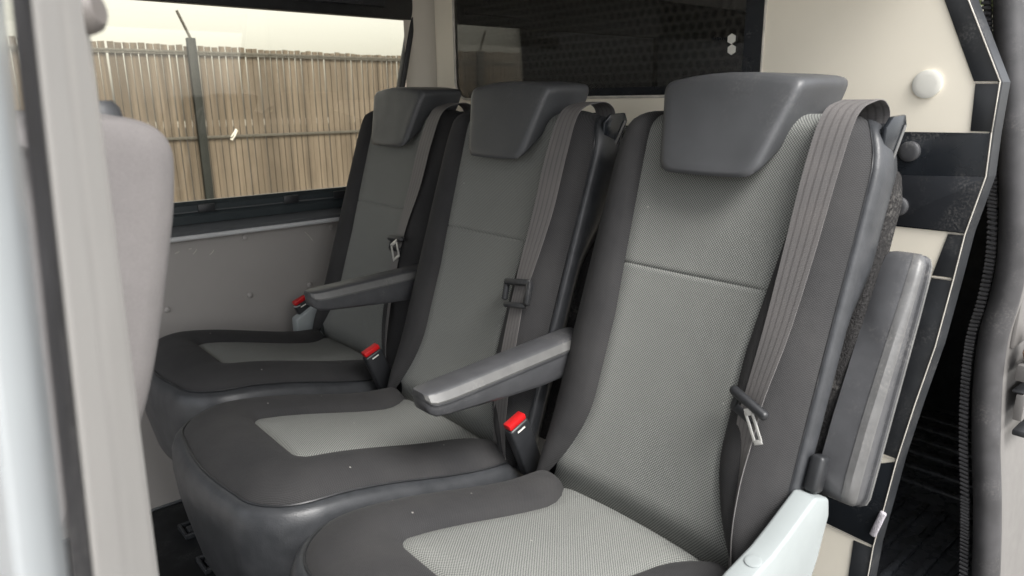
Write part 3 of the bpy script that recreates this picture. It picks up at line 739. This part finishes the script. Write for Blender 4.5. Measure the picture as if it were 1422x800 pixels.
q(1404, 516, .30, .026, .032); q(1400, 563, .30, .016, .052)
o = m.build('door_latch_plate', M['paint'], van)
m = MB(); q(1398, 541, .30, .020, .005); q(1398, 598, .30, .022, .012); m.build('latch_gap', M['black'], o)
m = MB(); c = on_x(1408, 484, XS+.05)+Vector((.03, -.018, 0))-V0
m.box((.050, .006, .058), c, Ry(45), .006); m.disc(c+Vector((0, -.003, 0)), (0, -1, 0), .013, .010, 6, .3); m.build('striker_bolt', M['rust'], o)
m = MB(); m.box((.30, .012, .16), on_x(1404, 425, XS+.05)+Vector((.15, -.010, 0))-V0, None, .01); m.build('door_edge_panel', M['paint'], van)
# ------------------------------------------------------------------ front seat
fs = thing('front_seat', 'plain light grey front seat back at left, partly behind the door pillar', 'seat', (.05, .60, ZF))
def fseat():
    FS = [(140, 158), (165, 161), (195, 167), (222, 180), (238, 200), (244, 230), (243, 290), (237, 350), (229, 420), (219, 490), (207, 550), (193, 600), (175, 680)]
    prof = [on_y(a, b, .60) for a, b in [p[:2] for p in spline(FS, 4)]]
    F0 = Vector(fs.location); prof = [p-F0 for p in prof]; n = len(prof)
    ring = prof+[p+Vector((-.105+.02*abs(i/n-.5), 0, 0)) for i, p in reversed(list(enumerate(prof)))]
    ctr = [(p+q)/2 for p, q in zip(ring, reversed(ring))]
    rows, uv = [], []
    for y, ins in ((-.030, .05), (-.026, .022), (-.018, .010), (-.006, .003), (.012, 0), (.06, -.002), (.2, -.004), (.38, -.002), (.42, .0), (.44, .01), (.45, .05)):
        r, q, L_ = [], [], 0
        for i, p in enumerate(ring):
            if i: L_ += (p-ring[i-1]).length
            d = ctr[i]-p; l = max(d.length, 1e-4); r.append(p+d*min(.95, ins/l)+Vector((0, y, -ins*.6 if i < 5 or i > len(ring)-6 else 0))); q.append((y, L_))
        rows.append(r); uv.append(q)
    V, F, U = grid(rows, uv, True); k = len(ring); F += [tuple(range(k)), tuple(range((len(rows)-1)*k, len(rows)*k))]
    obj('backrest', V, F, M['frontcloth'], fs, U)
    m = MB(); m.box((.12, .42, .55), Vector((-.02, .81, -.36))-Vector(fs.location), Ry(14), .03, 4); m.box((.46, .45, .16), Vector((-.27, .81, -.70))-Vector(fs.location), None, .05, 4)
    m.box((.36, .36, .34), Vector((-.25, .81, -.93))-Vector(fs.location), None, .02); m.build('seat_base', M['frontcloth'], fs)
    m = MB(); c = on_y(139, 154, .66)-Vector(fs.location); m.disc(c+Vector((0, 0, -.012)), (0, 0, 1), .016, .020, 20, .7); m.build('headrest_guide', M['pad'], fs)
fseat()
# ------------------------------------------------------------------ outside
ground = MB(); ground.box((160, 160, .1), (0, 0, ZG-.05), None, 0); g = ground.build('ground', M['concrete']); g['kind'] = 'structure'
YF = 7.0
dark_ground = MB(); dark_ground.box((120, 50, .004), (0, 32.2, ZG+.004), None, 0); rd = dark_ground.build('dark_ground', M['asphalt']); rd['kind'] = 'structure'  # dark sheet added beyond the fence so gaps between boards show dark
fence = thing('fence', 'weathered brown board fence on dark steel posts outside the van window', 'fence', (3, YF, ZG))
FO = Vector(fence.location)
m = MB(); x = -8.0
while x < 9.5:
    h = .522+random.uniform(-.006, .006)-.012*(x-1.4)
    w = .0535+random.uniform(-.003, .002)
    t = bmesh.new()
    c = x+.031+random.uniform(-.002, .002); tl = random.uniform(-.004, .004); b0 = ZG+.04
    vs = [t.verts.new(Vector(p)-FO) for p in ((c-w/2-.003, YF, b0), (c+w/2+.003, YF, b0), (c+w/2+tl-.002, YF, h), (c-w/2+tl+.002, YF, h+random.uniform(-.004, .004)))]
    f = t.faces.new(vs); r = bmesh.ops.extrude_face_region(t, geom=[f]); bmesh.ops.translate(t, vec=(0, .016, 0), verts=[e for e in r['geom'] if isinstance(e, bmesh.types.BMVert)])
    bmesh.ops.recalc_face_normals(t, faces=t.faces); m.add(t); x += .062
m.build('boards', M['wood'], fence, 20)
for z, mt, rr_ in ((.455, 'wire', .012), (.435, 'wire', .006), (-.30, 'wire', .013)):
    m = MB(); m.box((17.5, .02, rr_*2), Vector((.75, YF-.014, z-.0))-FO, None, .003); m.build('rail', M[mt], fence)
for pxx in (2.225, 4.72, -.28, 7.2, -2.8, -5.3):
    m = MB(); m.box((.075, .05, 2.25), Vector((pxx, YF-.05, ZG+1.13))-FO, None, .006)
    po = m.build('post', M['green_steel'], fence)
    m = MB(); m.tube([Vector((pxx+.005, YF-.05, .56))-FO, Vector((pxx-.09, YF-.05, .80))-FO], .012, 8); m.build('post_arm', M['wire'], po)
p = on_y(325, 187, YF-.03)
scrap = thing('plastic_scrap', 'small white torn scrap caught on the fence boards', 'scrap', p)
m = MB()
for a, b in (((-.02, -.045), (.028, .03)), ((-.03, -.02), (.02, .045)), ((-.035, -.04), (-.02, -.05)), ((.02, .05), (.035, .028))): m.tube([(a[0], 0, a[1]), ((a[0]+b[0])/2, -.012, (a[1]+b[1])/2), (b[0], 0, b[1])], .0065, 6)
m.build('torn_strip', M['dirtwhite'], scrap)
bush = thing('bush', 'leafy green bush behind the van seen past the bulkhead edge', 'bush', (6.5, 1.55, ZG))
m = MB()
for i in range(9): m.tube([(0, 0, 0), (random.uniform(-.4, .4), random.uniform(-.4, .4), 1.2), (random.uniform(-.9, .9), random.uniform(-.9, .9), 2.4)], [.04, .025, .008], 6)
m.build('stems', M['bark'], bush)
V, F = [], []
for i in range(2600):
    a = random.uniform(0, 2*PI); zz = random.uniform(.5, 3.0); rr2 = 1.15*math.sqrt(random.random())*math.sin(PI*min(.95, zz/3.3)+.1)
    c = Vector((rr2*math.cos(a), rr2*math.sin(a), zz)); u = Vector((random.gauss(0, 1), random.gauss(0, 1), random.gauss(0, 1))).normalized(); w = u.cross(Vector((random.gauss(0, 1), random.gauss(0, 1), random.gauss(0, 1)))).normalized()
    k = len(V); s = random.uniform(.03, .06); V += [c-u*s, c+w*s*.5, c+u*s, c-w*s*.5]; F.append((k, k+1, k+2, k+3))
obj('leaves', V, F, M['leaf'], bush, smooth=False)
# ------------------------------------------------------------------ light, sky, camera
SUN_EL, SUN_AZ = math.radians(50), math.radians(263)       # azimuth measured from +x towards +y
w = bpy.data.worlds.new('World'); S.world = w; w.use_nodes = True
N, L = w.node_tree.nodes, w.node_tree.links
bg = N['Background']; sky = N.new('ShaderNodeTexSky'); sky.sky_type = 'NISHITA'; sky.sun_disc = False
sky.sun_elevation = SUN_EL; sky.sun_rotation = math.radians(90)-SUN_AZ; sky.dust_density = 3.0; sky.air_density = 1.0
hs = N.new('ShaderNodeHueSaturation'); hs.inputs['Saturation'].default_value = .18; hs.inputs['Value'].default_value = 1.0
L.new(sky.outputs[0], hs.inputs['Color']); L.new(hs.outputs[0], bg.inputs[0]); bg.inputs[1].default_value = .15
sl = bpy.data.lights.new('sun', 'SUN'); sl.energy = 2.0; sl.angle = math.radians(28); sl.color = (1, .975, .94)
so = bpy.data.objects.new('sun', sl); C.objects.link(so)
d = Vector((math.cos(SUN_EL)*math.cos(SUN_AZ), math.cos(SUN_EL)*math.sin(SUN_AZ), math.sin(SUN_EL)))
so.rotation_euler = d.to_track_quat('Z', 'Y').to_euler(); so.location = d*20
cam = bpy.data.cameras.new('camera'); co = bpy.data.objects.new('camera', cam); C.objects.link(co)
cam.sensor_width = 36; cam.lens = FPX/1422*36; cam.clip_start = .02; cam.clip_end = 500
mw = Matrix((( RX.x, RX.y, -RX.z, 0), (RY.x, RY.y, -RY.z, 0), (RZ.x, RZ.y, -RZ.z, 0), (0, 0, 0, 1)))
co.matrix_world = mw
cam.dof.use_dof = True; cam.dof.focus_distance = 1.45; cam.dof.aperture_fstop = 6.8
S.camera = co
S.view_settings.view_transform = 'Standard'; S.view_settings.look = 'None'; S.view_settings.gamma = 1; S.view_settings.exposure = 1.22
S.cycles.max_bounces = 10; S.cycles.transparent_max_bounces = 16
